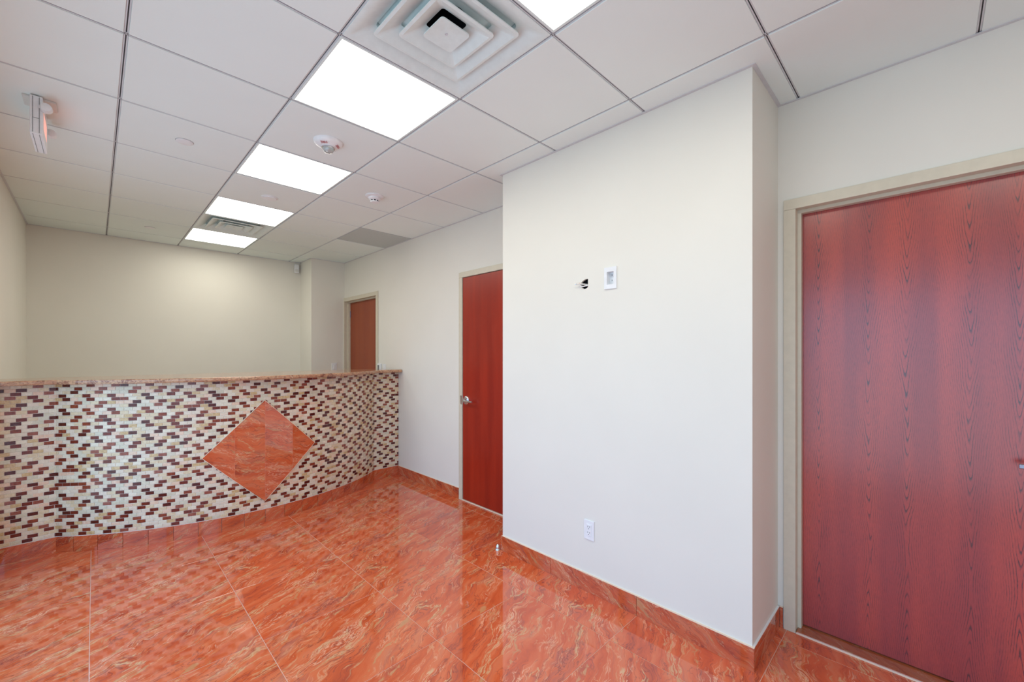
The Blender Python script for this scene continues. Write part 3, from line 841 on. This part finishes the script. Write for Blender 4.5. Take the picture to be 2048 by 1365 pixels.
# granite top
ov = .10
fp = [pos(SA)[0] - Vector((0, ov))] + [pos(S0 - 1e-5)[0] - Vector((-.03, ov))]
n_ = 60
for k in range(2, n_ - 1):
    s_ = S0 + (S1 - S0) * k / n_; p, th = pos(s_, ov); fp.append(p)
fp += [pos(S1 + 1e-5)[0] - Vector((.03, ov)), pos(SB)[0] - Vector((0, ov))]
fp[0].x = LX + .002; fp[-1].x = RX - .012
bm = bmesh.new()
loops = []
TK = .032
for off, z in ((.012, 0), (.004, .002), (.0, .008), (-.001, .016), (.0, .024), (.002, .029), (.005, .0312), (.008, TK)):
    lp = [bm.verts.new((p.x, p.y + off, z)) for p in fp]
    lp += [bm.verts.new((fp[-1].x, 4.79, z)), bm.verts.new((fp[0].x, 4.79, z))]
    loops.append(lp)
for a, b in zip(loops, loops[1:]):
    for i in range(len(a)): bm.faces.new((a[i], a[(i + 1) % len(a)], b[(i + 1) % len(b)], b[i]))
bm.faces.new(loops[0]); bm.faces.new(loops[-1])
g_ = obj('granite_countertop', bm, M['granite'], None, (0, 0, ZT), smooth=True)
for p_ in g_.data.polygons:
    if len(p_.vertices) > 10: p_.use_smooth = False
tag(g_, 'speckled brown-pink granite top with rounded edge on the mosaic counter', 'countertop')

# ------------------------------------------------------------------ wall fittings
def plate(t, y0, y1, z0, z1, th=.006, mat='white', name='cover_plate'):
    return obj(name, Bx(-th, 0, y0, y1, z0, z1, bev=.002), M[mat], t)
t = thing('wall_outlet', 'white two-socket outlet low on the white projecting wall', 'outlet', (BX, 1.441, HC - 1.051))
plate(t, -.036, .036, -.058, .058)
obj('socket_insert', Bx(-.0085, -.005, -.0165, .0165, -.034, .034, bev=.001), M['white'], t)
bm = bmesh.new()
for z in (-.017, .017):
    for y, h in ((-.0065, .0045), (.0065, .0038)): box(bm, -.0092, -.0082, y - .0011, y + .0011, z + .004 - h, z + .004 + h)
    lathe(bm, [(.0024, 0), (.0024, .001)], 10, 'X', (-.0092, 0, z - .008))
obj('socket_slot', bm, M['black'], t)
t = thing('recessed_outlet', 'white recessed outlet plate high on the white projecting wall', 'outlet', (BX, 1.295, HC + .431))
bm = bmesh.new()
yo, zo = .040, .062; yi, zi = (-.022, .022), (-.036, .036)
def put(a, b, c, d): box(bm, -.007, 0, a, b, c, d)
wall_cells(bm, -yo, yo, -zo, zo, [(yi[0], yi[1], zi[0], zi[1])], put)
obj('cover_plate', bm, M['white'], t)
bm = bmesh.new()
box(bm, .000, .028, yi[0] - .001, yi[0], *zi); box(bm, .0, .028, yi[1], yi[1] + .001, *zi)
box(bm, .0, .028, *yi, zi[0] - .001, zi[0]); box(bm, .0, .028, *yi, zi[1], zi[1] + .001); box(bm, .027, .029, *yi, *zi)
obj('recess_box', bm, M['white'], t)
bm = bmesh.new()
for z in (-.019, .012):
    lathe(bm, [(.0032, 0), (.0032, .001)], 10, 'X', (.0262, -.004, z)); 
    box(bm, .0262, .0272, .007, .0095, z + .005, z + .014)
obj('socket_slot', bm, M['black'], t)
t = thing('cable_hole', 'loose cable ends poking out of a torn hole in the white wall', 'cable', (BX, 1.47, HC + .418))
bm = bmesh.new(); tube(bm, [(.05, -.012, .004), (.01, -.006, -.004), (-.012, .02, .000), (-.020, .052, .002)], .0042, 8); obj('cable', bm, M['offw'], t, smooth=True)
bm = bmesh.new(); tube(bm, [(.05, .0, -.01), (.012, .006, -.010), (-.006, .016, .000), (-.014, .036, .005)], .0032, 8); obj('cable', bm, M['orange'], t, smooth=True)
bm = bmesh.new(); tube(bm, [(.05, -.012, -.012), (.006, -.010, -.010), (-.010, .010, -.016), (-.012, .03, -.010)], .0036, 8); obj('cable', bm, M['white'], t, smooth=True)
bm = bmesh.new(); lathe(bm, [(.005, 0), (.005, .010)], 10, 'Y', (-.0205, .050, .002)); obj('connector', bm, M['chrome'], t)
t = thing('wall_switch', 'white rocker light switch on the narrow wall beside the far door', 'light switch', (2.374, 5.935, HC - .190))
obj('cover_plate', Bx(-.036, .036, -.006, 0, -.058, .058, bev=.002), M['white'], t)
obj('rocker', Bx(-.016, .016, -.010, -.005, -.033, .033, bev=.0015), M['white'], t)
t = thing('thermostat', 'small white wall controller with a grey display, right of the far door', 'thermostat', (RX, 4.875, HC - .18))
obj('body', Bx(-.022, 0, -.040, .040, -.055, .055, bev=.004), M['white'], t)
obj('display', Bx(-.0235, -.021, -.012, .028, -.020, .036), M['screen'], t)
t = thing('wall_plate', 'white blank plate beside the thermostat on the right wall', 'wall plate', (RX, 4.765, HC - .19))
obj('cover_plate', Bx(-.006, 0, -.035, .035, -.058, .058, bev=.002), M['white'], t)
obj('screw_head', Bx(-.0068, -.0055, -.003, .003, -.003, .003), M['grid'], t)
t = thing('motion_sensor', 'white motion sensor box in the far corner under the ceiling', 'sensor', (2.018, YF, HC + 1.195), rot=(0, 0, R(-12)))
bm = bmesh.new(); box(bm, -.030, .030, -.045, -.002, -.060, .060, bev=.008); obj('body', bm, M['white'], t, smooth=True)
bm = bmesh.new(); box(bm, -.020, .020, -.050, -.042, -.050, -.012, bev=.004); obj('lens', bm, M['offw'], t, smooth=True)
for x, z, lab in ((.258, HC - .247, 'left one of two white socket plates peeking over the counter on the back wall'), (.66, HC - .254, 'right one of two white socket plates peeking over the counter on the back wall')):
    t = thing('wall_socket', lab, 'outlet', (x, YF, z - .058))
    obj('cover_plate', Bx(-.036, .036, -.006, 0, -.058, .058, bev=.002), M['white'], t)
    obj('socket_insert', Bx(-.0165, .0165, -.0085, -.005, -.034, .034, bev=.001), M['white'], t)
t = thing('door_stop', 'small shiny domed door stop on the floor by the wall corner', 'door stop', (2.061, 2.222, 0))
bm = bmesh.new(); lathe(bm, [(.020, 0), (.020, .004), (.016, .010)], 24); obj('base', bm, M['chrome'], t, smooth=True)
bm = bmesh.new(); lathe(bm, [(.015, .008), (.0155, .022), (.012, .034), (.005, .040)], 24); obj('dome', bm, M['chrome'], t, smooth=True)
